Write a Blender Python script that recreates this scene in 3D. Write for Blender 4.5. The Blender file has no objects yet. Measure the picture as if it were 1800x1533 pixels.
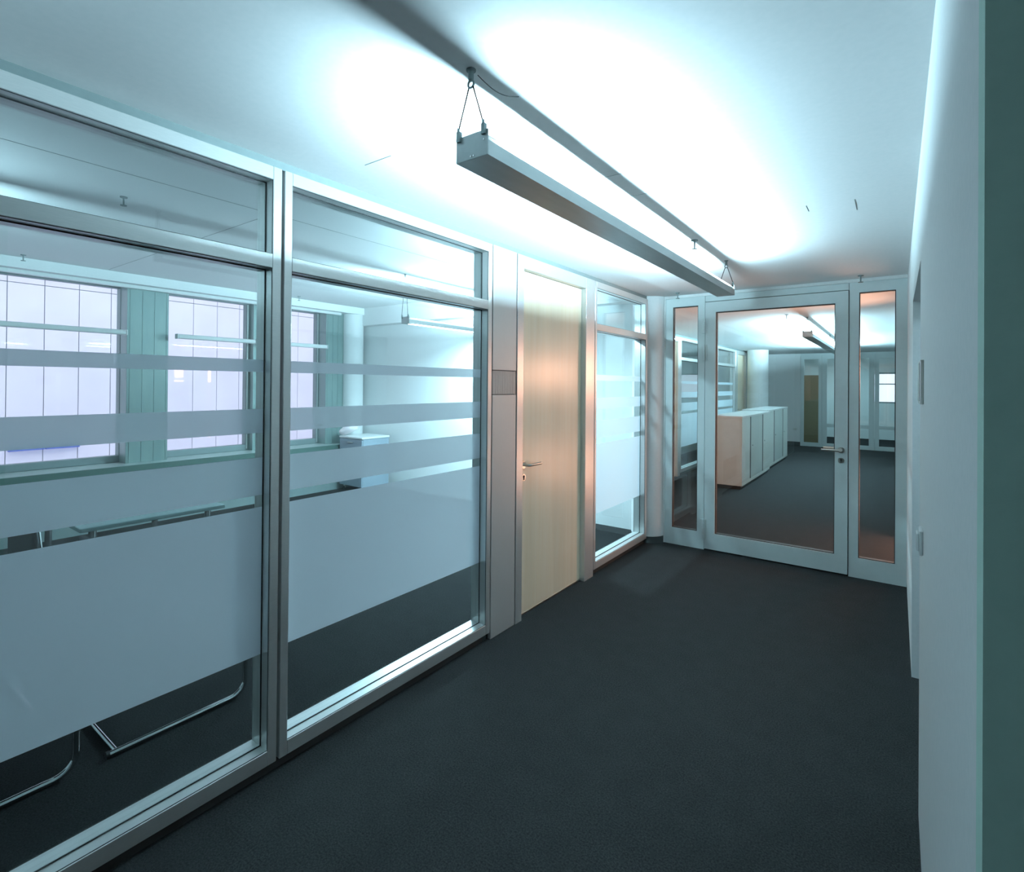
import bpy, bmesh, math, random
from mathutils import Vector, Matrix
random.seed(4)
S = bpy.context.scene
COL = S.collection
PI = math.pi

# ------------------------------------------------------------------ camera
H = 1.56
cam_d = bpy.data.cameras.new('camera')
cam = bpy.data.objects.new('camera', cam_d)
COL.objects.link(cam)
S.camera = cam
cam_d.sensor_fit = 'HORIZONTAL'
cam_d.sensor_width = 36.0
cam_d.lens = 928.3 / 1800 * 36.0
cam_d.shift_y = -(766.5 - 671.74) / 1800
cam_d.clip_start = 0.02
yaw, pit, rol = math.radians(36.07), math.radians(0.30), math.radians(0.47)
r0 = Vector((math.cos(yaw), math.sin(yaw), 0))
f0 = Vector((-math.sin(yaw), math.cos(yaw), 0))
u0 = Vector((0, 0, 1))
fw = f0 * math.cos(pit) + u0 * math.sin(pit)
u1 = u0 * math.cos(pit) - f0 * math.sin(pit)
rt = r0 * math.cos(rol) + u1 * math.sin(rol)
up = u1 * math.cos(rol) - r0 * math.sin(rol)
cam.matrix_world = Matrix(((rt.x, up.x, -fw.x, 0), (rt.y, up.y, -fw.y, 0), (rt.z, up.z, -fw.z, H), (0, 0, 0, 1)))

# ------------------------------------------------------------------ world, exposure
W = bpy.data.worlds.new('world')
S.world = W
W.use_nodes = True
W.node_tree.nodes['Background'].inputs[0].default_value = (0.80, 0.81, 1.0, 1)
W.node_tree.nodes['Background'].inputs[1].default_value = 1.8
S.view_settings.view_transform = 'Standard'
S.view_settings.look = 'None'
S.view_settings.exposure = 0.3
S.view_settings.gamma = 1.0
S.view_settings.use_curve_mapping = False
S.cycles.transparent_max_bounces = 32
S.cycles.max_bounces = 14
S.cycles.diffuse_bounces = 6
S.cycles.glossy_bounces = 5
S.cycles.sample_clamp_indirect = 4.0

TUBE = (0.53, 0.85, 1.0)          # daylight fluorescent
WARM = (1.0, 0.46, 0.30)          # warm lamp in the side room
LAMP_W = 200.0
WARM_W = 44.0

def area(name, loc, sx, sy, power, color, aim, spread=PI):
    d = bpy.data.lights.new(name, 'AREA')
    d.shape = 'RECTANGLE'; d.size = sx; d.size_y = sy
    d.energy = power; d.color = color; d.spread = spread
    o = bpy.data.objects.new(name, d)
    COL.objects.link(o)
    z = -Vector(aim).normalized()
    y = Vector((0, 1, 0))                 # long axis along Y
    if abs(z.z) < .3:
        y = Vector((-z.y, z.x, 0)).normalized()
    if abs(z.dot(y)) > .95:
        y = Vector((1, 0, 0))
    x = y.cross(z).normalized(); y = z.cross(x)
    o.matrix_world = Matrix(((x.x, y.x, z.x, loc[0]), (x.y, y.y, z.y, loc[1]), (x.z, y.z, z.z, loc[2]), (0, 0, 0, 1)))
    return o

# warm lamp in the lit room that opens off the hall, right behind the glass door
area('warm_room_light', (0.50, 6.35, 1.74), .34, 1.5, WARM_W, WARM, (-1, -.95, -.10))
area('warm_fill_low', (0.50, 6.35, .42), .6, 1.5, WARM_W * .55, WARM, (-1, -.95, 0))  # added low fill that tints the lower birch door, not a separate lamp

# ------------------------------------------------------------------ materials
def newmat(name):
    m = bpy.data.materials.new(name); m.use_nodes = True
    nt = m.node_tree
    return m, nt, nt.nodes['Principled BSDF']

def tex(nt, scale, detail=3, stretch=(1, 1, 1), rough=.5):
    tc = nt.nodes.new('ShaderNodeTexCoord'); mp = nt.nodes.new('ShaderNodeMapping')
    mp.inputs['Scale'].default_value = stretch
    n = nt.nodes.new('ShaderNodeTexNoise')
    n.inputs['Scale'].default_value = scale; n.inputs['Detail'].default_value = detail; n.inputs['Roughness'].default_value = rough
    nt.links.new(tc.outputs['Object'], mp.inputs[0]); nt.links.new(mp.outputs[0], n.inputs['Vector'])
    return n

def ramp(nt, src, c0, c1, p0=.3, p1=.7):
    r = nt.nodes.new('ShaderNodeValToRGB')
    r.color_ramp.elements[0].color = (*c0, 1); r.color_ramp.elements[1].color = (*c1, 1)
    r.color_ramp.elements[0].position = p0; r.color_ramp.elements[1].position = p1
    nt.links.new(src, r.inputs[0])
    return r

def surf(name, c0, c1=None, rough=.5, metal=0.0, scale=40, stretch=(1, 1, 1), bump=0.0, spec=.5, coat=0.0, detail=3):
    m, nt, p = newmat(name)
    c1 = c1 or tuple(min(1, v * 1.06) for v in c0)
    n = tex(nt, scale, detail, stretch)
    r = ramp(nt, n.outputs[0], c0, c1)
    nt.links.new(r.outputs[0], p.inputs['Base Color'])
    p.inputs['Roughness'].default_value = rough; p.inputs['Metallic'].default_value = metal
    p.inputs['Specular IOR Level'].default_value = spec
    if coat:
        p.inputs['Coat Weight'].default_value = coat; p.inputs['Coat Roughness'].default_value = .12
    if bump:
        b = nt.nodes.new('ShaderNodeBump'); b.inputs['Strength'].default_value = bump; b.inputs['Distance'].default_value = .002
        nt.links.new(n.outputs[0], b.inputs['Height']); nt.links.new(b.outputs[0], p.inputs['Normal'])
    return m

M = {}
M['wall'] = surf('wall_paint', (.78, .80, .80), (.82, .83, .83), .75, scale=60, bump=.03, spec=.3)
M['ceil'] = surf('ceiling_paint', (.82, .83, .83), (.85, .85, .85), .85, scale=50, bump=.02, spec=.2)
def carpet():
    m, nt, p = newmat('charcoal_carpet')
    n1 = tex(nt, 150, 4, (1, 1, 1), .75); n2 = tex(nt, 9, 3)
    r1 = ramp(nt, n1.outputs[0], (.004, .0045, .0048), (.034, .035, .0355), .32, .68)
    r2 = ramp(nt, n2.outputs[0], (.85, .85, .85), (1, 1, 1))
    mx = nt.nodes.new('ShaderNodeMix'); mx.data_type = 'RGBA'; mx.blend_type = 'MULTIPLY'; mx.inputs[0].default_value = 1
    nt.links.new(r1.outputs[0], mx.inputs[6]); nt.links.new(r2.outputs[0], mx.inputs[7]); nt.links.new(mx.outputs[2], p.inputs['Base Color'])
    p.inputs['Roughness'].default_value = .95; p.inputs['Specular IOR Level'].default_value = .1
    b = nt.nodes.new('ShaderNodeBump'); b.inputs['Strength'].default_value = .6; b.inputs['Distance'].default_value = .003
    nt.links.new(n1.outputs[0], b.inputs['Height']); nt.links.new(b.outputs[0], p.inputs['Normal'])
    return m
M['carpet'] = carpet()
M['alu'] = surf('satin_aluminium', (.72, .74, .73), (.77, .78, .77), .32, .6, scale=30, stretch=(1, 1, 12))
M['alu_panel'] = surf('aluminium_panel', (.58, .59, .58), (.62, .62, .61), .45, .4, scale=30, stretch=(1, 30, 1))
M['white_frame'] = surf('door_frame_lacquer', (.60, .68, .68), (.63, .70, .70), .38, .15, scale=20)
M['grey_metal'] = surf('grey_lamp_metal', (.42, .46, .46), (.47, .50, .50), .38, .6, scale=30, stretch=(1, .2, 1))
M['chrome'] = surf('chrome', (.75, .76, .76), None, .12, 1.0)
M['steel'] = surf('brushed_steel', (.62, .61, .57), None, .28, 1.0)
M['black'] = surf('black_gasket', (.012, .014, .015), None, .6)
M['blackfab'] = surf('black_fabric', (.010, .011, .012), (.02, .02, .022), .85, scale=200)
M['greenpaint'] = surf('muted_green_paint', (.50, .70, .62), (.53, .72, .64), .8, scale=40, spec=.2)
M['darkwall'] = surf('low_bounce_grey', (.20, .21, .21), None, .8)  # unseen rear walls made dark to cut light bounced onto the foreground
M['wire'] = surf('dark_wire', (.004, .004, .004), None, 1.0, spec=0)
M['dark'] = surf('dark_plinth', (.030, .034, .034), None, .7)
M['groove'] = surf('grey_channel', (.22, .27, .27), None, .55, .4)
M['plastic'] = surf('white_plastic', (.72, .74, .73), None, .4)
M['cab'] = surf('cabinet_lacquer', (.62, .64, .60), (.66, .68, .64), .5, scale=10)
M['cabdoor'] = surf('cabinet_tambour', (.50, .54, .51), (.55, .58, .55), .45, scale=90, stretch=(1, 60, 1))
M['ped'] = surf('pedestal_lacquer', (.27, .33, .39), (.30, .36, .42), .4)
M['sill'] = surf('window_sill_laminate', (.42, .50, .48), None, .18, spec=.6)
M['pier'] = surf('pier_cladding', (.20, .29, .28), (.24, .33, .31), .4, .3, scale=12, stretch=(1, 1, .3))
M['facade'] = surf('facade_panel', (.78, .75, .82), (.84, .81, .88), .8, scale=2)
M['blue'] = surf('blue_ledge_paint', (.10, .16, .48), None, .6)
M['pinkcloth'] = surf('pale_pink_wrap', (.92, .80, .84), (.97, .92, .92), .6, scale=8)
M['desk'] = surf('desk_laminate', (.16, .24, .24), (.19, .27, .27), .6)
M['silledge'] = surf('dark_green_edge', (.06, .12, .105), None, .45)
M['parapet'] = surf('parapet_cladding', (.20, .26, .26), (.24, .30, .29), .5, scale=8)
M['brown'] = surf('brown_board', (.30, .22, .12), None, .6)

def wood():
    m, nt, p = newmat('birch_veneer')
    n1 = tex(nt, 3.0, 6, (1, 9, .55), .6)
    n2 = tex(nt, 1.2, 2, (1, 3.4, .15))
    r1 = ramp(nt, n1.outputs[0], (.95, .79, .57), (.98, .85, .66), .3, .72)
    r2 = ramp(nt, n2.outputs[0], (.93, .93, .92), (1, 1, 1), .42, .58)
    mx = nt.nodes.new('ShaderNodeMix'); mx.data_type = 'RGBA'; mx.blend_type = 'MULTIPLY'; mx.inputs[0].default_value = 1
    nt.links.new(r1.outputs[0], mx.inputs[6]); nt.links.new(r2.outputs[0], mx.inputs[7])
    nt.links.new(mx.outputs[2], p.inputs['Base Color'])
    p.inputs['Roughness'].default_value = .34
    p.inputs['Coat Weight'].default_value = .6; p.inputs['Coat Roughness'].default_value = .25
    return m
M['wood'] = wood()

def glass(name, tint, base=.045):
    m = bpy.data.materials.new(name); m.use_nodes = True
    nt = m.node_tree; nt.nodes.clear()
    out = nt.nodes.new('ShaderNodeOutputMaterial')
    lw = nt.nodes.new('ShaderNodeLayerWeight'); lw.inputs['Blend'].default_value = .5
    pw = nt.nodes.new('ShaderNodeMath'); pw.operation = 'POWER'; pw.inputs[1].default_value = 5
    ma = nt.nodes.new('ShaderNodeMath'); ma.operation = 'MULTIPLY_ADD'; ma.inputs[1].default_value = .93; ma.inputs[2].default_value = base
    tr = nt.nodes.new('ShaderNodeBsdfTransparent'); tr.inputs[0].default_value = (*tint, 1)
    gl = nt.nodes.new('ShaderNodeBsdfGlossy'); gl.inputs['Roughness'].default_value = 0.0
    mx = nt.nodes.new('ShaderNodeMixShader')
    L = nt.links.new
    L(lw.outputs['Facing'], pw.inputs[0]); L(pw.outputs[0], ma.inputs[0]); L(ma.outputs[0], mx.inputs[0])
    L(tr.outputs[0], mx.inputs[1]); L(gl.outputs[0], mx.inputs[2]); L(mx.outputs[0], out.inputs[0])
    return m
M['glass'] = glass('clear_glass', (.95, .985, .98), .085)
M['outerglass'] = glass('outer_window_glass', (.96, .985, .985), .022)
M['doorglass'] = glass('door_glass', (.93, .97, .965), .045)

def frost():
    m = bpy.data.materials.new('frosted_film'); m.use_nodes = True
    nt = m.node_tree; nt.nodes.clear()
    out = nt.nodes.new('ShaderNodeOutputMaterial')
    df = nt.nodes.new('ShaderNodeBsdfDiffuse'); df.inputs[0].default_value = (.84, .92, .99, 1)
    tl = nt.nodes.new('ShaderNodeBsdfTranslucent'); tl.inputs[0].default_value = (.86, .94, 1.0, 1)
    tr = nt.nodes.new('ShaderNodeBsdfTransparent')
    n = tex(nt, 400, 2)
    mm = nt.nodes.new('ShaderNodeMath'); mm.operation = 'MULTIPLY_ADD'; mm.inputs[1].default_value = .06; mm.inputs[2].default_value = .42
    a = nt.nodes.new('ShaderNodeMixShader'); b = nt.nodes.new('ShaderNodeMixShader'); b.inputs[0].default_value = .09
    L = nt.links.new
    L(n.outputs[0], mm.inputs[0]); L(mm.outputs[0], a.inputs[0])
    L(df.outputs[0], a.inputs[1]); L(tl.outputs[0], a.inputs[2]); L(a.outputs[0], b.inputs[1]); L(tr.outputs[0], b.inputs[2]); L(b.outputs[0], out.inputs[0])
    return m
M['frost'] = frost()

def emit(name, col, s):
    m = bpy.data.materials.new(name); m.use_nodes = True
    nt = m.node_tree; nt.nodes.clear()
    out = nt.nodes.new('ShaderNodeOutputMaterial'); e = nt.nodes.new('ShaderNodeEmission')
    e.inputs[0].default_value = (*col, 1); e.inputs[1].default_value = s
    nt.links.new(e.outputs[0], out.inputs[0])
    return m
M['tube'] = emit('fluorescent_tube', (.75, .95, 1), 6)

# ------------------------------------------------------------------ builders
ORG = {}
class B:
    def __init__(self): self.bm = bmesh.new()
    def box(self, x0, x1, y0, y1, z0, z1, bev=0.0):
        t = bmesh.new()
        vs = [t.verts.new(c) for c in ((x0, y0, z0), (x1, y0, z0), (x1, y1, z0), (x0, y1, z0), (x0, y0, z1), (x1, y0, z1), (x1, y1, z1), (x0, y1, z1))]
        for f in ((0, 3, 2, 1), (4, 5, 6, 7), (0, 1, 5, 4), (1, 2, 6, 5), (2, 3, 7, 6), (3, 0, 4, 7)):
            t.faces.new([vs[i] for i in f])
        if bev:
            bmesh.ops.bevel(t, geom=t.edges[:] + t.verts[:], offset=bev, segments=1 if bev < .004 else 3, affect='EDGES', profile=.5)
        self.merge(t); return self
    def merge(self, t):
        me = bpy.data.meshes.new('tmp'); t.to_mesh(me); t.free()
        self.bm.from_mesh(me); bpy.data.meshes.remove(me)
    def cyl(self, p0, p1, r, seg=16, r2=None):
        p0, p1 = Vector(p0), Vector(p1); d = p1 - p0
        t = bmesh.new()
        bmesh.ops.create_cone(t, cap_ends=True, segments=seg, radius1=r, radius2=r if r2 is None else r2, depth=d.length)
        q = Vector((0, 0, 1)).rotation_difference(d.normalized()).to_matrix().to_4x4()
        bmesh.ops.transform(t, matrix=Matrix.Translation((p0 + p1) / 2) @ q, verts=t.verts)
        self.merge(t); return self
    def tube(self, pts, r, seg=10, closed=False):
        pts = [Vector(p) for p in pts]; n = len(pts); rings = []
        for i, p in enumerate(pts):
            a = pts[i - 1] if (i > 0 or closed) else p
            b = pts[(i + 1) % n] if (i < n - 1 or closed) else p
            t = (b - a).normalized()
            ref = Vector((0, 0, 1)) if abs(t.z) < .9 else Vector((0, 1, 0))
            u = t.cross(ref).normalized(); v = t.cross(u)
            rings.append([self.bm.verts.new(p + r * (math.cos(2 * PI * k / seg) * u + math.sin(2 * PI * k / seg) * v)) for k in range(seg)])
        for i in range(n if closed else n - 1):
            A, Bq = rings[i], rings[(i + 1) % n]
            off = 0
            best = 1e9
            for o in range(seg):
                s = (A[0].co - Bq[o].co).length
                if s < best: best, off = s, o
            for k in range(seg):
                try: self.bm.faces.new((A[k], A[(k + 1) % seg], Bq[(k + 1 + off) % seg], Bq[(k + off) % seg]))
                except ValueError: pass
        if not closed:
            self.bm.faces.new(rings[0]); self.bm.faces.new(list(reversed(rings[-1])))
        bmesh.ops.recalc_face_normals(self.bm, faces=self.bm.faces[:])
        return self
    def quad(self, *pts):
        self.bm.faces.new([self.bm.verts.new(p) for p in pts]); return self
    def sphere(self, c, r, sc=(1, 1, 1)):
        t = bmesh.new(); bmesh.ops.create_uvsphere(t, u_segments=16, v_segments=10, radius=r)
        bmesh.ops.transform(t, matrix=Matrix.Translation(c) @ Matrix.Diagonal((*sc, 1)), verts=t.verts)
        self.merge(t); return self
    def obj(self, name, mat, parent=None, smooth=False):
        off = ORG.get(parent.name, Vector()) if parent else Vector()
        if parent: bmesh.ops.translate(self.bm, verts=self.bm.verts, vec=-off)
        me = bpy.data.meshes.new(name); self.bm.to_mesh(me); self.bm.free()
        me.materials.append(M[mat])
        if smooth:
            for p in me.polygons: p.use_smooth = True
            try: me.set_sharp_from_angle(angle=math.radians(40))
            except Exception: pass
        o = bpy.data.objects.new(name, me); COL.objects.link(o)
        if parent: o.parent = parent
        ORG[o.name] = off
        return o

def tag(o, label=None, cat=None, group=None, kind=None):
    if label: o['label'] = label
    if cat: o['category'] = cat
    if group: o['group'] = group
    if kind: o['kind'] = kind
    return o
def thing(name, loc, label=None, cat=None, group=None, kind=None):
    o = bpy.data.objects.new(name, None); COL.objects.link(o)
    o.location = loc; o.empty_display_size = .1
    ORG[o.name] = Vector(loc)
    return tag(o, label, cat, group, kind)
def copy_tree(o, parent=None):
    c = o.copy(); COL.objects.link(c)
    if parent: c.parent = parent
    for ch in list(o.children): copy_tree(ch, c)
    return c
def bx(name, mat, parent, *a, bev=0.0):
    return B().box(*a, bev=bev).obj(name, mat, parent)
def struct(name, mat, *boxes, label=None, cat=None):
    b = B()
    for q in boxes: b.box(*q)
    return tag(b.obj(name, mat), label, cat, kind='structure')

# ------------------------------------------------------------------ large structure
CZ, OZ = 2.455, 2.72          # corridor ceiling, office ceiling
XP, XR = -2.0, 0.07           # partition face, right wall face
YD = 5.18                     # glass door wall face
YE = 5.40                     # office end wall face
XB = -6.65                    # sill / bulkhead front in the office
XW = -7.03                    # outer window plane
struct('floor', 'carpet', (-7.2, 2.2, -4.2, 21.0, -.12, 0), label='dark charcoal carpet running through corridor, office and hall', cat='floor')
struct('ceiling', 'ceil', (-2.12, 2.2, -4.2, YD + .06, CZ, 2.95), label='white corridor ceiling above the hanging lamp', cat='ceiling')
struct('ceiling.001', 'ceil', (-7.2, 2.2, YD + .06, 21.0, CZ, 2.95), label='white ceiling of the hall behind the glass door', cat='ceiling')
struct('ceiling.002', 'ceil', (-7.2, -2.12, -4.2, YE + .001, OZ, 2.95), label='white office ceiling behind the glazed partition', cat='ceiling')
# right wall with opening
struct('wall_right', 'wall', (XR, XR + .22, .75, 2.45, 0, CZ), (XR, XR + .22, 3.59, 5.55, 0, CZ), (XR, XR + .22, 7.15, 15.95, 0, CZ), (XR, XR + .22, 5.55, 7.15, 2.10, CZ), (XR, XR + .22, 2.45, 3.59, 2.03, CZ), (XR + .22, 2.0, .75, .92, 0, CZ),
       label='white plaster wall on the right with a door opening', cat='wall')
struct('wall_corner', 'greenpaint', (XR, 2.0, .70, .75, 0, CZ), label='muted green painted wall corner at the right picture edge', cat='wall')
struct('wall_side_room', 'wall', (1.8, 2.0, .92, 7.5, 0, CZ), (XR + .22, 1.8, 4.6, 4.8, 0, CZ), (XR + .22, 1.8, 7.3, 7.5, 0, CZ), label='white walls of the side rooms behind the openings in the right wall', cat='wall')
struct('wall_rear', 'darkwall', (-7.2, 2.2, -4.2, -4.0, 0, CZ), (2.0, 2.2, -4.0, .92, 0, CZ), label='walls closing the corridor behind the viewer', cat='wall')
struct('wall_office_end', 'wall', (-7.2, -2.16, YE, YE + .15, 0, OZ), label='white end wall of the office behind the pedestal', cat='wall')
struct('wall_office_near', 'wall', (-7.2, -2.12, -3.2, -3.05, 0, OZ), label='white near wall of the office', cat='wall')
struct('wall_bulkhead', 'wall', (-7.2, XB, -3.05, YE, 2.62, OZ), label='white bulkhead along the office ceiling above the windows', cat='wall')
struct('wall_parapet', 'parapet', (-7.2, XB - .03, -3.05, YE, 0, .60), label='grey parapet cladding under the office window sill', cat='wall')
# hall beyond the glass door
XH = -3.05
struct('wall_hall_left', 'wall', (XH - .12, XH, YE + .15, 8.05, 0, CZ), (XH - .12, XH, 14.25, 15.95, 0, CZ), label='white hall wall left of the wooden hall door', cat='wall')
struct('wall_hall_end', 'wall', (-5.6, -2.08, 15.95, 16.1, 0, CZ), label='white wall at the far end of the hall', cat='wall')
struct('wall_hall_room', 'wall', (-5.75, -5.6, YE + .15, 16.1, 0, CZ), (-5.6, XH - .12, 8.0, 8.1, 0, CZ), label='white walls of the room beside the hall', cat='wall')
struct('wall_far_room', 'wall', (-2.6, -2.45, 16.1, 19.6, 0, CZ), (.9, 1.05, 16.0, 19.6, 0, CZ), (-2.45, -.62, 19.45, 19.6, 0, CZ), (.55, .9, 19.45, 19.6, 0, CZ), (-.62, .55, 19.45, 19.6, 0, 1.1), (-.62, .55, 19.45, 19.6, 2.02, CZ), (XR, .9, 15.95, 16.1, 0, CZ),
       label='white walls of the room beyond the end of the hall', cat='wall')
struct('baseboard_hall', 'dark', (-2.9, -2.08, 15.935, 15.95, 0, .10), label='dark baseboard at the hall end wall', cat='baseboard')
# partition: ceiling channel, header and plinth
struct('wall_header', 'wall', (-2.12, XP - .02, -4.0, 5.05, CZ + .001, OZ), label='white header closing the gap above the partition', cat='wall')
struct('trim_1', 'groove', (-2.10, XP - .016, -4.0, 5.035, 2.422, CZ), label='grey recessed ceiling channel above the partition frames', cat='trim')
struct('baseboard_left', 'dark', (-2.09, XP - .028, -4.0, 2.535, 0, .048), (-2.09, XP - .028, 3.895, 5.03, 0, .048), label='dark recessed plinth below the partition frames', cat='baseboard')

def column(name, c, r, z1, label):
    t = thing(name, (c[0], c[1], 0), label, 'column', kind='structure')
    B().cyl((c[0], c[1], 0), (c[0], c[1], z1), r, 48).obj('shaft', 'wall', t, True)
    B().cyl((c[0], c[1], 0), (c[0], c[1], .065), r + .006, 48).obj('skirting', 'dark', t, True)
column('column', (-2.052, 5.205), .168, CZ, 'white round column between the partition and the glass door')
column('column', (-6.84, 5.17), .165, 2.62, 'white round column in the far corner of the office')
column('column', (-2.75, 14.0), .235, CZ, 'white round column behind the cabinets in the hall')

# ------------------------------------------------------------------ glazed partition units
BANDS = ((1.603, 1.652), (1.36, 1.456), (1.112, 1.262), (.475, 1.064))
def partition(name, xf, y0, y1, s0, s1, label, bands=True, depth=.12):
    """one framed unit; xf face, office on the -X side"""
    t = thing(name, (xf - depth / 2, (y0 + y1) / 2, 0), label, 'window', kind='structure')
    xb = xf - depth; xg = xf - .06
    bv = .002
    bx('stile', 'alu', t, xb, xf, y0, y0 + s0, .048, 2.42, bev=bv)
    bx('stile', 'alu', t, xb, xf, y1 - s1, y1, .048, 2.42, bev=bv)
    a, b = y0 + s0, y1 - s1
    bx('top_rail', 'alu', t, xb, xf, a, b, 2.367, 2.42, bev=bv)
    bx('transom', 'alu', t, xb, xf, a, b, 2.016, 2.072, bev=bv)
    bx('bottom_rail', 'alu', t, xb, xf, a, b, .048, .107, bev=bv)
    g = B()
    for z0, z1 in ((2.072, 2.367), (.107, 2.016)):
        w = .003
        for xs in ((xg + .0055, xg + .009), (xf - .006, xf - .003)):
            e = .0012 if xs[0] > xf - .02 else .0035
            g.box(*xs, a, a + e, z0, z1); g.box(*xs, b - e, b, z0, z1)
            g.box(*xs, a, b, z0, z0 + e); g.box(*xs, a, b, z1 - e, z1)
    g.obj('gasket', 'black', t)
    up_ = bx('upper_pane', 'glass', t, xg - .005, xg + .005, a, b, 2.072, 2.367)
    lo = bx('lower_pane', 'glass', t, xg - .005, xg + .005, a, b, .107, 2.016)
    if bands:
        for z0, z1 in BANDS:
            x = xg + .0062
            B().quad((x, a + .004, z0), (x, b - .004, z0), (x, b - .004, z1), (x, a + .004, z1)).obj('frosted_band', 'frost', lo)
    return t
partition('window_1', XP, -.190, 1.166, .037, .037, 'nearest aluminium framed glass partition unit with frosted stripes, at the left edge')
partition('window_2', XP, 1.178, 2.535, .034, .038, 'aluminium framed glass partition unit with frosted stripes, left of the metal panel')
partition('window_3', XP, 3.902, 5.028, .030, .046, 'narrow frosted glass partition unit between wooden door and round column')
partition('window_4', XP, -1.558, -.202, .037, .037, 'glass partition unit beside the viewer left of the picture')
struct('wall_left', 'wall', (-2.12, XP, -4.0, -1.57, 0, 2.42), label='white wall piece continuing the partition behind the viewer', cat='wall')

# aluminium service panel
t = thing('trim_2', (XP - .05, 2.67, 0), 'tall satin aluminium panel with a small grille beside the wooden door', 'panel', kind='structure')
bx('lower_panel', 'alu_panel', t, -2.12, XP, 2.544, 2.791, .004, 1.497, bev=.0015)
bx('upper_panel', 'alu_panel', t, -2.12, XP, 2.544, 2.791, 1.651, 2.42, bev=.0015)
gr = bx('grille', 'groove', t, -2.10, XP - .008, 2.544, 2.791, 1.500, 1.648)
b = B()
for k in range(26):
    y = 2.547 + k * .0094
    b.box(-2.01, XP - .002, y, y + .0055, 1.501, 1.647)
tag(b.obj('grille_slats', 'alu_panel', gr), kind='stuff')
bx('shadow_gap', 'black', t, -2.11, XP - .02, 2.534, 2.806, .0, 2.42)

# ------------------------------------------------------------------ wooden doors
def lever(parent, o, d, n, z, mat='steel', length=.14):
    """o rosette centre on the leaf face, d lever direction, n outward normal"""
    o, d, n = Vector(o), Vector(d), Vector(n)
    h = B().cyl(o, o + n * .008, .026, 24).obj('door_handle', mat, parent, True)
    pts = [o, o + n * .035]
    for k in range(1, 6):
        a = k / 5 * PI / 2
        pts.append(o + n * (.035 + .018 * math.sin(a)) + d * (.018 * (1 - math.cos(a))))
    pts.append(o + n * .053 + d * length)
    B().tube(pts, .0095, 12).obj('lever', mat, h, True)
    k = o + Vector((0, 0, -.085))
    l = B().cyl(k, k + n * .008, .024, 20).obj('lock_rosette', mat, parent, True)
    bb = B(); q = k + n * .006
    bb.cyl(q + Vector((0, 0, .006)), q + n * .006 + Vector((0, 0, .006)), .008, 12)
    e = d * .003
    lo = q + Vector((0, 0, -.016)) - e; hi = q + n * .006 + e + Vector((0, 0, .004))
    bb.box(min(lo.x, hi.x), max(lo.x, hi.x), min(lo.y, hi.y), max(lo.y, hi.y), lo.z, hi.z)
    bb.obj('cylinder', 'dark', l)

def wood_door(name, xf, y0, l0, l1, y1, label):
    t = thing(name, (xf - .06, (y0 + y1) / 2, 0), label, 'door', kind='structure')
    bv = .002
    bx('jamb', 'alu', t, xf - .12, xf, y0, l0, 0, 2.42, bev=bv)
    bx('jamb', 'alu', t, xf - .12, xf, l1, y1, 0, 2.42, bev=bv)
    bx('head', 'alu', t, xf - .12, xf, l0, l1, 2.333, 2.42, bev=bv)
    leaf = bx('door_leaf', 'wood', t, xf - .09, xf - .042, l0 + .003, l1 - .003, .012, 2.330, bev=.0015)
    bx('door_stop', 'groove', t, xf - .115, xf - .091, l0, l1, .0, 2.333)
    lever(leaf, (xf - .042, l0 + .062, 1.02), (0, 1, 0), (1, 0, 0), 1.02)
    bx('floor_seal', 'steel', leaf, xf - .092, xf - .040, l0 + .003, l1 - .003, .003, .013)
    return t
wood_door('door_1', XP, 2.803, 2.875, 3.744, 3.892, 'pale birch veneer office door in an aluminium frame')

# ------------------------------------------------------------------ glass door wall
yf = YD
t = thing('door_2', (-.9, yf + .03, 0), 'glazed door in a pale grey frame closing the corridor', 'door', kind='structure')
bv = .003
def rim(parent, name, mat, x0, x1, z0, z1, gx0, gx1, gz0, gz1, ya, yb):
    b = B()
    b.box(x0, gx0, ya, yb, z0, z1); b.box(gx1, x1, ya, yb, z0, z1)
    b.box(gx0, gx1, ya, yb, z0, gz0); b.box(gx0, gx1, ya, yb, gz1, z1)
    return b.obj(name, mat, parent)
leaf = rim(t, 'leaf_frame', 'white_frame', -1.483, -.325, .014, 2.365, -1.387, -.418, .165, 2.267, yf - .008, yf + .029)
rim(leaf, 'back_frame', 'white_frame', -1.448, -.362, .052, 2.328, -1.387, -.418, .165, 2.267, yf + .029, yf + .062)
rim(leaf, 'gasket', 'black', -1.389, -.416, .163, 2.269, -1.381, -.424, .171, 2.261, yf + .004, yf + .05)
bx('door_pane', 'doorglass', leaf, -1.383, -.422, yf + .012, yf + .022, .169, 2.263)
for z0, z1 in ((2.068, 2.210), (1.807, 1.959), (.119, .290)):
    hg = B()
    n = 4
    for k in range(n):
        a = z0 + (z1 - z0) * k / n; c = z0 + (z1 - z0) * (k + 1) / n - .002
        hg.cyl((-1.489, yf - .018, a), (-1.489, yf - .018, c), .0115, 14)
    hg.box(-1.515, -1.489, yf - .014, yf - .002, z0, z1); hg.box(-1.489, -1.465, yf - .014, yf - .007, z0, z1)
    hg.obj('hinge', 'white_frame', t, True)
lever(leaf, (-.372, yf - .008, 1.038), (-1, 0, 0), (0, -1, 0), 1.04)
lever(leaf, (-.372, yf + .062, 1.038), (-1, 0, 0), (0, 1, 0), 1.04)
rim(t, 'rebate', 'black', -1.49, -.318, .002, 2.372, -1.45, -.36, .05, 2.33, yf + .03, yf + .058)
bx('head_bar', 'white_frame', t, -1.486, -.322, yf, yf + .06, 2.371, 2.428, bev=.002)

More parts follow.
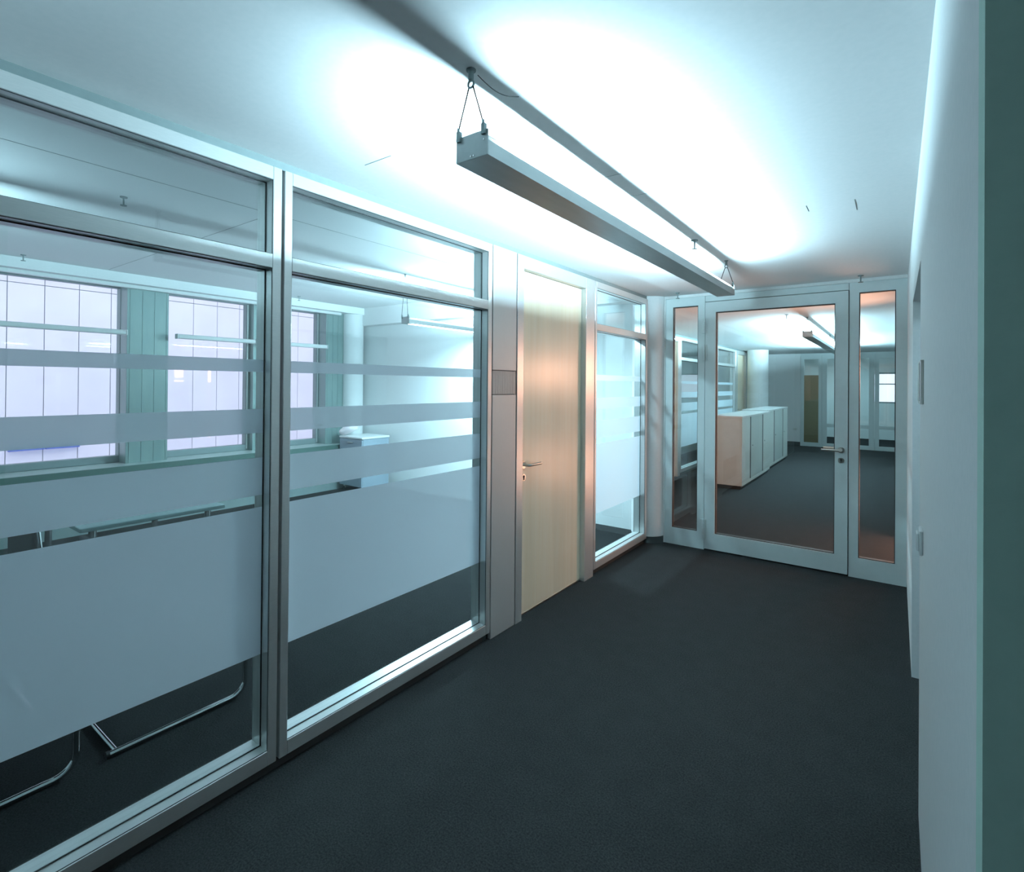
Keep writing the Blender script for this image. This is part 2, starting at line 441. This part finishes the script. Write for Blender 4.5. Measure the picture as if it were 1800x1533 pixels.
def sidelight(name, x0, x1, g0, g1, label):
    t = thing(name, ((x0 + x1) / 2, yf + .03, 0), label, 'window', kind='structure')
    rim(t, 'frame', 'white_frame', x0, x1, 0, 2.428, g0, g1, .163, 2.343, yf, yf + .06)
    rim(t, 'gasket', 'black', g0 - .002, g1 + .002, .161, 2.345, g0 + .006, g1 - .006, .169, 2.337, yf + .008, yf + .05)
    bx('pane', 'doorglass', t, g0 + .004, g1 - .004, yf + .014, yf + .024, .167, 2.339)
sidelight('window_5', -1.872, -1.489, -1.799, -1.553, 'narrow glazed side panel left of the glass door')
sidelight('window_6', -.319, XR - .002, -.251, -.006, 'narrow glazed side panel right of the glass door')
struct('trim_3', 'plastic', (-1.886, XR - .001, yf - .006, yf + .06, 2.4285, CZ), (-1.886, -1.8725, yf - .006, yf + .06, 0, 2.4285), label='white edge strip around the glass door wall', cat='trim')

# ------------------------------------------------------------------ hall beyond: side partition and end glazing
wood_door('door_3', XH, 8.05, 8.17, 9.06, 9.18, 'birch door in the hall seen through the narrow left side panel')
partition('window_7', XH, 9.19, 11.52, .05, .05, 'hall glass partition unit beside its birch door', True)
partition('window_8', XH, 11.53, 13.10, .06, .05, 'hall glass partition unit above the white cabinets', True)
wood_door('door_4', XH, 13.11, 13.30, 14.12, 14.24, 'birch door in the hall next to the far round column')
struct('trim_4', 'groove', (XH - .12, XH - .016, 8.05, 14.25, 2.421, CZ), (XH - .12, XH - .03, 9.19, 13.1, 0, .047), label='grey channel around the hall partition', cat='trim')

def endglass(name, x0, x1, g0, g1, rails, label, cat='window'):
    t = thing(name, ((x0 + x1) / 2, 15.98, 0), label, cat, kind='structure')
    ya, yb = 15.95, 16.01
    z1 = 2.40
    b = B(); b.box(x0, g0, ya, yb, 0, z1); b.box(g1, x1, ya, yb, 0, z1); b.obj('stiles', 'white_frame', t)
    zs = [(0, .10)] + rails + [(2.30, z1)]
    for a, c in zs: bx('rail', 'white_frame', t, g0, g1, ya, yb, a, c)
    for (a, c), (d, e) in zip(zs[:-1], zs[1:]):
        bx('pane', 'doorglass', t, g0, g1, 15.975, 15.983, c, d)
    return t
endglass('window_9', -2.075, -1.585, -2.0, -1.66, [], 'left fixed glazing at the far end of the hall')
endglass('door_5', -1.58, -.445, -1.47, -.56, [(.53, .62)], 'glazed door at the far end of the hall', 'door')
endglass('window_10', -.44, XR - .002, -.35, -.03, [(.53, .62)], 'right fixed glazing at the far end of the hall')
struct('trim_5', 'white_frame', (-2.08, XR, 15.95, 16.0, 2.401, CZ), label='head strip above the far glazing', cat='trim')
t = thing('window_11', (-.03, 19.5, 1.1), 'bright window of the room beyond the hall', 'window', kind='structure')
b = B(); b.box(-.62, .55, 19.47, 19.53, 1.1, 1.14); b.box(-.62, .55, 19.47, 19.53, 1.98, 2.02); b.box(-.62, -.58, 19.47, 19.53, 1.14, 1.98); b.box(.51, .55, 19.47, 19.53, 1.14, 1.98)
b.obj('frame', 'groove', t)
bx('glazing_bar', 'groove', t, -.58, .51, 19.47, 19.53, 1.66, 1.69)
bx('pane', 'glass', t, -.58, .51, 19.495, 19.503, 1.14, 1.98)

# ------------------------------------------------------------------ office window wall
def pier(name, y0, y1, label):
    t = thing(name, (-6.95, (y0 + y1) / 2, 0), label, 'column', kind='structure')
    xf = -6.84
    bx('side_cladding', 'pier', t, -7.15, xf - .004, y0, y1, .6, 2.62)
    n = 3
    w = (y1 - y0 - .05) / n
    bx('edge_strip', 'pier', t, xf - .004, xf, y0, y0 + .022, .66, 2.62, bev=.001)
    for k in range(n):
        a = y0 + .025 + k * w
        bx('panel', 'pier', t, xf - .004, xf, a + .0015, a + w - .0015, .66, 2.62, bev=.001)
    bx('edge_strip', 'pier', t, xf - .004, xf, y1 - .022, y1, .66, 2.62, bev=.001)
pier('wall_pier', 2.195, 2.605, 'dark grey green clad pier between the first and second office window')
pier('wall_pier', 4.70, 5.02, 'dark grey green clad pier beside the office corner column')
pier('wall_pier', -.26, .15, 'dark grey green clad pier left of the picture')

def outer_window(name, y0, y1, label):
    t = thing(name, (XW, (y0 + y1) / 2, .66), label, 'window', kind='structure')
    xa, xb = XW - .09, XW
    bx('stile', 'groove', t, xa, xb, y0, y0 + .045, .66, 2.62, bev=.003)
    st = bx('stile', 'groove', t, xa, xb, y1 - .05, y1, .66, 2.62, bev=.003)
    bx('bead', 'alu', st, xb, xb + .008, y1 - .040, y1 - .028, .68, 2.60)
    bx('bottom_rail', 'groove', t, xa, xb, y0 + .045, y1 - .05, .66, .735, bev=.003)
    bx('top_rail', 'groove', t, xa, xb, y0 + .045, y1 - .05, 2.602, 2.62, bev=.003)
    bx('pane', 'outerglass', t, xa + .035, xa + .045, y0 + .045, y1 - .05, .735, 2.602)
outer_window('window_12', 1.05, 2.24, 'first office window with bright lavender panes, left of the clad pier')
outer_window('window_13', 2.56, 3.66, 'second office window between clad pier and mullion')
outer_window('window_14', 3.70, 4.72, 'third office window beside the corner column')
outer_window('window_15', .12, 1.0, 'office window left of the picture edge')
struct('wall_mullion', 'pier', (-7.15, XW + .10, 3.655, 3.735, .66, 2.62), (-7.15, XW + .10, 1.0, 1.05, .66, 2.62), label='slim grey green mullions between office windows', cat='mullion')
struct('wall_outer', 'wall', (-7.2, -7.05, -3.05, -.26, .6, 2.62), (-7.2, -7.05, 5.02, YE, .6, 2.62), label='white outer wall pieces of the office', cat='wall')
sl = tag(B().box(-7.15, XB - .012, -3.0, YE - .002, .60, .66).obj('window_sill', 'sill'), 'long pale window sill with dark front edge under the office windows', 'sill', kind='structure')
bx('front_edge', 'silledge', sl, XB - .012, XB, -3.0, YE - .002, .594, .66, bev=.003)
struct('trim_6', 'plastic', (XB - .16, XB - .10, -3.0, 4.9, 2.585, 2.6195), label='white blind track under the office bulkhead', cat='trim')

# ------------------------------------------------------------------ pendant lamps
def pendant(x, y0, y1, zb, zc, label, up_w, down=False, cable=True, anchors=None):
    t = thing('pendant_lamp', (x, (y0 + y1) / 2, zb), label, 'lamp', 'long grey pendant lamps')
    hw, hb = .059, .042
    b = B()
    b.box(x - hw, x + hw, y0 + .004, y1 - .004, zb, zb + .004)
    b.box(x - hw, x - hw + .003, y0 + .004, y1 - .004, zb + .004, zb + hb)
    b.box(x + hw - .003, x + hw, y0 + .004, y1 - .004, zb + .004, zb + hb)
    b.obj('housing', 'grey_metal', t)
    g = B().box(x - .022, x + .022, y0 + .02, y1 - .02, zb + .004, zb + .058)
    g.box(x - .050, x + .050, y0 + .006, y1 - .006, zb + .058, zb + .061)
    g.obj('gear_cover', 'plastic', t)
    for s in (-1, 1):
        B().cyl((x + s * .040, y0 + .06, zb + .026), (x + s * .040, y1 - .06, zb + .026), .008, 12).obj('fluorescent_tube', 'tube', t, True)
        area('tube_light', (x + s * .049, (y0 + y1) / 2, zb + .041), .010, y1 - y0 - .16, up_w * (.75 if s < 0 else .25), TUBE, (s * .75, 0, .66))
    for yy, dy in ((y0, 1), (y1, -1)):
        ya, yb = sorted((yy, yy + dy * .004))
        ep = bx('end_plate', 'grey_metal', t, x - hw, x + hw, ya, yb, zb, zb + .073, bev=.0008)
        q = B()
        for sx, sz in ((.045, .045), (-.002, .008), (.008, .008)):
            q.cyl((x + sx, yy - dy * .002, zb + sz), (x + sx, yy + dy * .001, zb + sz), .003, 10)
        tag(q.obj('screws', 'chrome', ep), kind='stuff')
        ay = yy - dy * .005 if anchors is None else anchors[0 if dy > 0 else 1]
        # wire clips on the plate
        for s in (-1, 1):
            c = B(); cx = x + s * .046
            c.box(cx - .006, cx + .006, yy - dy * .008 if dy > 0 else yy - .004, yy + .004 if dy > 0 else yy + .008, zb + .058, zb + .088) if dy > 0 else c.box(cx - .006, cx + .006, yy - .004, yy + .008, zb + .058, zb + .088)
            c.cyl((cx, ay, zb + .086), (cx, ay, zb + .098), .004, 8)
            c.obj('wire_clip', 'groove', ep, True)
            B().tube([(cx, ay, zb + .09), (x + s * .008, ay, zc - .05)], .0022, 6).obj('suspension_wire', 'wire', t)
        an = B().cyl((x, ay, zc), (x, ay, zc - .004), .014, 16).cyl((x, ay, zc - .004), (x, ay, zc - .03), .008, 14).obj('ceiling_anchor', 'groove', t, True)
        rg = [(x + .0105 * math.cos(a * PI / 8), ay, zc - .041 + .0105 * math.sin(a * PI / 8)) for a in range(16)]
        B().tube(rg, .0032, 8, True).obj('ring', 'groove', an, True)
    if cable:
        pts = []
        for k in range(13):
            s = k / 12
            pts.append((x + .012 + .03 * s, y0 + .01 + .16 * s, zc - .012 - .02 * math.sin(PI * s) + .0 * s))
        B().tube(pts, .0014, 6).obj('power_cable', 'dark', t)
    if down:
        area('diffuser_light', (x + .02, (y0 + y1) / 2, zb - .006), .06, y1 - y0 - .12, down, TUBE, (0, 0, -1))
        B().box(x - .02, x + hw - .004, y0 + .06, y1 - .06, zb - .004, zb).obj('diffuser', 'tube', t)
    return t
pendant(-.981, 1.142, 3.914, 2.202, CZ, 'long grey pendant lamp hanging in the corridor, nearest of all', LAMP_W)
pendant(-.981, -2.75, .02, 2.202, CZ, 'long grey pendant lamp overhead in the corridor behind the viewer', LAMP_W * .3, cable=False)
pendant(-.92, 7.64, 10.40, 2.202, CZ, 'grey pendant lamp in the hall behind the glass door', LAMP_W * 1.25)
pendant(-.92, 10.46, 13.22, 2.202, CZ, 'farther grey pendant lamp in the hall, partly behind the door frame', LAMP_W * 2.6)
pendant(-4.2, 3.84, 5.18, 2.20, OZ, 'short grey pendant lamp with lit underside in the office', LAMP_W * .6, down=130.0, cable=False)
pendant(-2.42, 3.1, 4.5, 2.20, OZ, 'unseen short grey pendant lamp added to light the office behind the wooden door', LAMP_W * .5, down=35.0, cable=False)  # hidden lamp added to brighten the office end and narrow partition unit
pendant(-4.2, -1.9, .50, 2.20, OZ, 'grey pendant lamp in the near part of the office left of the picture', LAMP_W * .5, cable=False)
# unseen area lights for the side room, room beside the hall and room beyond
area('side_room_fill', (1.0, 3.0, 2.40), .3, 1.2, 14, TUBE, (0, 0, -1))  # added cool fill for the far jamb of the opening
area('hall_room_ceiling_light', (-4.4, 11.5, 2.40), .5, 3.5, 90, TUBE, (0, 0, -1))
area('far_room_ceiling_light', (-1.2, 17.6, 2.40), .5, 1.5, 40, TUBE, (0, 0, -1))

# ------------------------------------------------------------------ sprinklers and ceiling seams
def sprinkler(x, y, z, label):
    t = thing('ceiling_sprinkler', (x, y, z), label, 'sprinkler', 'small ceiling sprinklers')
    B().cyl((x, y, z), (x, y, z - .006), .020, 16).obj('rosette', 'groove', t, True)
    B().cyl((x, y, z - .006), (x, y, z - .052), .005, 10).obj('stem', 'groove', t, True)
    B().cyl((x, y, z - .052), (x, y, z - .056), .018, 12).obj('deflector', 'groove', t, True)
sprinkler(-1.003, 3.262, CZ, 'small sprinkler on the corridor ceiling behind the pendant lamp')
sprinkler(-1.70, 5.02, CZ, 'small sprinkler above the left side panel of the glass door')
sprinkler(-.235, 5.03, CZ, 'small sprinkler above the right side panel of the glass door')
sprinkler(-3.926, 1.234, OZ, 'small sprinkler on the office ceiling seen through the upper pane')
sprinkler(-6.46, 4.02, OZ, 'small sprinkler on the office ceiling near the third window')
sprinkler(-6.50, 1.27, OZ, 'small sprinkler on the office ceiling at the left picture edge')
sprinkler(-1.10, 7.25, CZ, 'small sprinkler on the hall ceiling before the pendant lamp')
struct('trim_7', 'groove', (-1.765, -1.606, 1.385, 1.388, CZ - .0008, CZ), (-.900, -.897, 2.04, 2.35, CZ - .0008, CZ), (-1.09, -.94, 2.06, 2.062, CZ - .0008, CZ), (-1.09, -.94, 2.34, 2.342, CZ - .0008, CZ),
       (-.366, -.363, 2.95, 3.05, CZ - .0008, CZ), (-.166, -.162, 2.98, 3.16, CZ - .0008, CZ), label='fine seams of hatches in the corridor ceiling', cat='seam')
struct('trim_8', 'groove', (-3.472, -3.466, -3.0, YE, OZ - .001, OZ), (-6.6, -3.6, 1.95, 1.954, OZ - .001, OZ), label='fine joints in the office ceiling boards', cat='seam')

# ------------------------------------------------------------------ wall fittings on the right
t = thing('door_sign', (XR, 2.21, 1.58), 'small square metal sign plate on the right wall beside the opening', 'sign')
bx('back_plate', 'steel', t, XR - .010, XR, 2.13, 2.285, 1.508, 1.652, bev=.002)
bx('insert', 'alu_panel', t, XR - .012, XR - .010, 2.14, 2.275, 1.518, 1.642)
t = thing('light_switch', (XR, 2.17, 1.05), 'white light switch on the right wall below the sign plate', 'switch')
bx('cover_frame', 'plastic', t, XR - .010, XR, 2.13, 2.21, 1.025, 1.105, bev=.003)
bx('rocker', 'plastic', t, XR - .017, XR - .010, 2.142, 2.198, 1.037, 1.093, bev=.002)

# ------------------------------------------------------------------ office furniture
def chair(name, x0, x1, yb, yf, label, top=.83):
    """cantilever chair facing +Y, runners on the floor"""
    t = thing(name, ((x0 + x1) / 2, (yb + yf) / 2, 0), label, 'chair', 'cantilever visitor chairs')
    r = .0125
    for x in (x0, x1):
        pts = [(x, yb, r)]
        R = .07
        for k in range(7):
            a = k / 6 * PI / 2
            pts.append((x, yf - R + R * math.sin(a), r + R - R * math.cos(a)))
        R2 = .06
        for k in range(7):
            a = k / 6 * PI / 2
            pts.append((x, yf - R2 + R2 * math.cos(a), .44 - R2 + R2 * math.sin(a)))
        pts.append((x, yb + .14, .43))
        for k in range(1, 6):
            a = k / 5 * 1.4
            pts.append((x, yb + .14 - .07 * math.sin(a), .43 + .07 - .07 * math.cos(a)))
        pts.append((x, yb + .03, top - .03))
        B().tube(pts, r, 12).obj('frame_tube', 'chrome', t, True)
    B().tube([(x0, yb + .03, r), (x1, yb + .03, r)], r * .9, 10).obj('cross_bar', 'chrome', t, True)
    for x in (x0, x1):
        B().cyl((x, yb - .006, r), (x, yb + .006, r), r * 1.25, 12).obj('end_cap', 'black', t, True)
    bx('seat', 'blackfab', t, min(x0, x1) + .012, max(x0, x1) - .012, yb + .10, yf - .03, .44, .475, bev=.014)
    bx('backrest', 'blackfab', t, min(x0, x1) + .012, max(x0, x1) - .012, yb + .02, yb + .05, .56, top, bev=.012)
    return t
chair('cantilever_chair', -2.635, -3.14, .795, 1.365, 'chrome cantilever chair behind the clear strip of the nearest partition unit')
chair('cantilever_chair', -2.635, -3.14, .115, .690, 'second chrome cantilever chair, at the left picture edge behind the first')
chair('cantilever_chair', -3.24, -3.74, .66, 1.20, 'tall black backed chair at the desk, seen through the slot between frosted stripes', .93)

t = thing('desk', (-4.2, 1.38, 0), 'grey green office desk behind the frosted glass', 'desk')
bx('desk_top', 'desk', t, -4.75, -3.72, .98, 1.78, .70, .725, bev=.006)
for x, y in ((-4.68, 1.06), (-3.80, 1.06), (-4.68, 1.70), (-3.80, 1.70)):
    B().cyl((x, y, 0), (x, y, .70), .02, 16).obj('leg', 'chrome', t, True)

# rolling pedestal in the corner
x0, x1, y0, y1 = -6.60, -6.09, 4.78, 5.27
t = thing('rolling_pedestal', ((x0 + x1) / 2, (y0 + y1) / 2, 0), 'grey rolling drawer pedestal in the far office corner', 'pedestal')
bx('body', 'ped', t, x0, x1, y0 + .02, y1, .085, .765, bev=.004)
bx('top_board', 'plastic', t, x0 - .008, x1 + .008, y0 - .004, y1 + .006, .767, .797, bev=.008)
for k, (a, c) in enumerate(((.09, .30), (.305, .53), (.535, .76))):
    d = bx('drawer_front', 'ped', t, x0 + .004, x1 - .004, y0, y0 + .018, a, c, bev=.002)
    bx('handle', 'steel', d, (x0 + x1) / 2 - .06, (x0 + x1) / 2 + .06, y0 - .014, y0, c - .05, c - .04, bev=.002)
for x in (x0 + .05, x1 - .05):
    for y in (y0 + .06, y1 - .05):
        w = B().cyl((x - .012, y, .03), (x + .012, y, .03), .03, 16).obj('castor', 'dark', t, True)
        B().box(x - .016, x + .016, y - .01, y + .012, .035, .086).obj('fork', 'steel', w)
# pale bundle on the pedestal
b = B()
t_ = bmesh.new(); bmesh.ops.create_uvsphere(t_, u_segments=24, v_segments=16, radius=1)
for v in t_.verts:
    n = .05 * math.sin(7 * v.co.x + 3 * v.co.z) + .04 * math.sin(9 * v.co.y + 5 * v.co.x)
    v.co *= 1 + n
    v.co.z = max(v.co.z, -.72)
bmesh.ops.transform(t_, matrix=Matrix.Translation((-6.50, 4.87, .890)) @ Matrix.Rotation(.5, 4, 'Z') @ Matrix.Rotation(-.42, 4, 'Y') @ Matrix.Diagonal((.16, .09, .07, 1)), verts=t_.verts)
b.merge(t_)
tag(b.obj('cloth_bundle', 'pinkcloth', None, True), 'pale pinkish rounded bundle lying on the grey pedestal', 'bundle')

# horizontal bars in front of the office windows
for y0, y1, lab in ((1.06, 2.138, 'slim white horizontal light bar before the first office window'), (2.62, 3.545, 'slim white horizontal light bar before the second office window'), (3.556, 4.595, 'slim white horizontal light bar before the third office window')):
    t = thing('light_bar', (XB - .02, (y0 + y1) / 2, 2.09), lab, 'light bar', 'window light bars')
    xa = XB - .02
    B().box(xa - .036, xa + .036, y0 + .012, y1 - .012, 2.060, 2.112, bev=.012).obj('profile', 'plastic', t)
    for yy in (y0, y1 - .012):
        bx('end_cap', 'plastic', t, xa - .038, xa + .038, yy, yy + .012, 2.057, 2.115, bev=.003)
    for yy in (y0 + .15, y1 - .15):
        B().cyl((xa - .03, yy, 2.087), (-6.95, yy, 2.087), .007, 10).obj('bracket_arm', 'steel', t, True)

# ------------------------------------------------------------------ hall furniture
def cabinet(y0, y1, gaps, z1, xf, label):
    xb_ = xf - .45
    t = thing('tambour_cabinet', ((xf + xb_) / 2, (y0 + y1) / 2, 0), label, 'cabinet', 'white tambour cabinets in the hall')
    bx('plinth', 'dark', t, xb_ + .03, xf - .03, y0 + .02, y1 - .02, 0, .055)
    bx('body', 'cab', t, xb_, xf - .02, y0, y1, .055, z1 - .028, bev=.002)
    bx('top_board', 'plastic', t, xb_ - .005, xf + .004, y0 - .004, y1 + .002, z1 - .028, z1, bev=.005)
    bx('bottom_rail', 'cab', t, xf - .02, xf, y0, y1, .055, .095)
    edges = [y0] + list(gaps) + [y1]
    for i in range(len(edges) - 1):
        a, c = edges[i] + .04, edges[i + 1] - .04
        if i == 0: a = edges[i] + .002
        if i == len(edges) - 2: c = edges[i + 1] - .002
        d = bx('tambour_door', 'cabdoor' if 0 < i < len(edges) - 2 else 'cab', t, xf - .02, xf - .002, a, c, .097, z1 - .03, bev=.002)
        if 0 < i:
            B().cyl((xf - .002, a + .06, .62), (xf + .012, a + .06, .62), .012, 12).obj('lock_knob', 'chrome', d, True)
    for g in gaps:
        bx('slot', 'black', t, xf - .019, xf - .006, g - .039, g + .039, .097, z1 - .03)
cabinet(8.49, 10.64, (9.07, 10.02), 1.112, -1.88, 'nearer white tambour cabinet in the hall behind the glass door')
cabinet(10.72, 12.92, (11.37, 12.35), 1.128, -1.93, 'farther white tambour cabinet in the hall behind the glass door')
t = thing('wall_socket', (-2.2, 15.95, .5), 'white socket plate low on the far hall wall', 'socket')
bx('cover_plate', 'plastic', t, -2.26, -2.14, 15.938, 15.95, .40, .47, bev=.002)
bx('insert', 'cab', t, -2.24, -2.16, 15.934, 15.938, .415, .455)
# shelf board in the room beyond
t = thing('shelf_unit', (-1.9, 17.2, 0), 'brown shelf unit standing behind the far glazing', 'shelf')
bx('side_panel', 'brown', t, -2.40, -1.75, 17.0, 17.03, 0, 1.9)
bx('side_panel', 'brown', t, -2.40, -1.75, 17.97, 18.0, 0, 1.9)
for z in (.05, .5, .95, 1.4, 1.86):
    bx('shelf_board', 'brown', t, -2.40, -1.75, 17.03, 17.97, z, z + .03)
bx('back_panel', 'brown', t, -2.44, -2.40, 17.0, 18.0, 0, 1.9)

# ------------------------------------------------------------------ facade outside
XF = -11.5
K = XF / XB
t = thing('building_facade', (XF, 3.0, -1.0), 'pale lavender panelled building facade outside the office windows', 'building')
bx('backing', 'groove', t, XF - .3, XF - .03, -3, 13, -1.0, 6)
w = .267 * K
y = 1.191 * K - 9 * w
zs = (-1.0, 1.56 + (2.48 - 1.56) * K, 6.0)
while y < 12.5:
    for z0, z1 in zip(zs[:-1], zs[1:]):
        bx('facade_panel', 'facade', t, XF - .04, XF, y + .006, y + w - .006, z0 + .006, z1 - .006)
    y += w
lz = 1.56 - .655 * K
for k in range(2):
    a = 1.205 * K + k * w
    bx('blue_ledge', 'blue', t, XF, XF + .10, a, a + w - .02, lz, lz + .05)
tag(B().box(-11.4, -7.2, -3.5, 13, -1.2, -1.0).obj('outdoor_ground', 'facade'), 'pale paved ground outside below the office windows', 'ground', kind='structure')
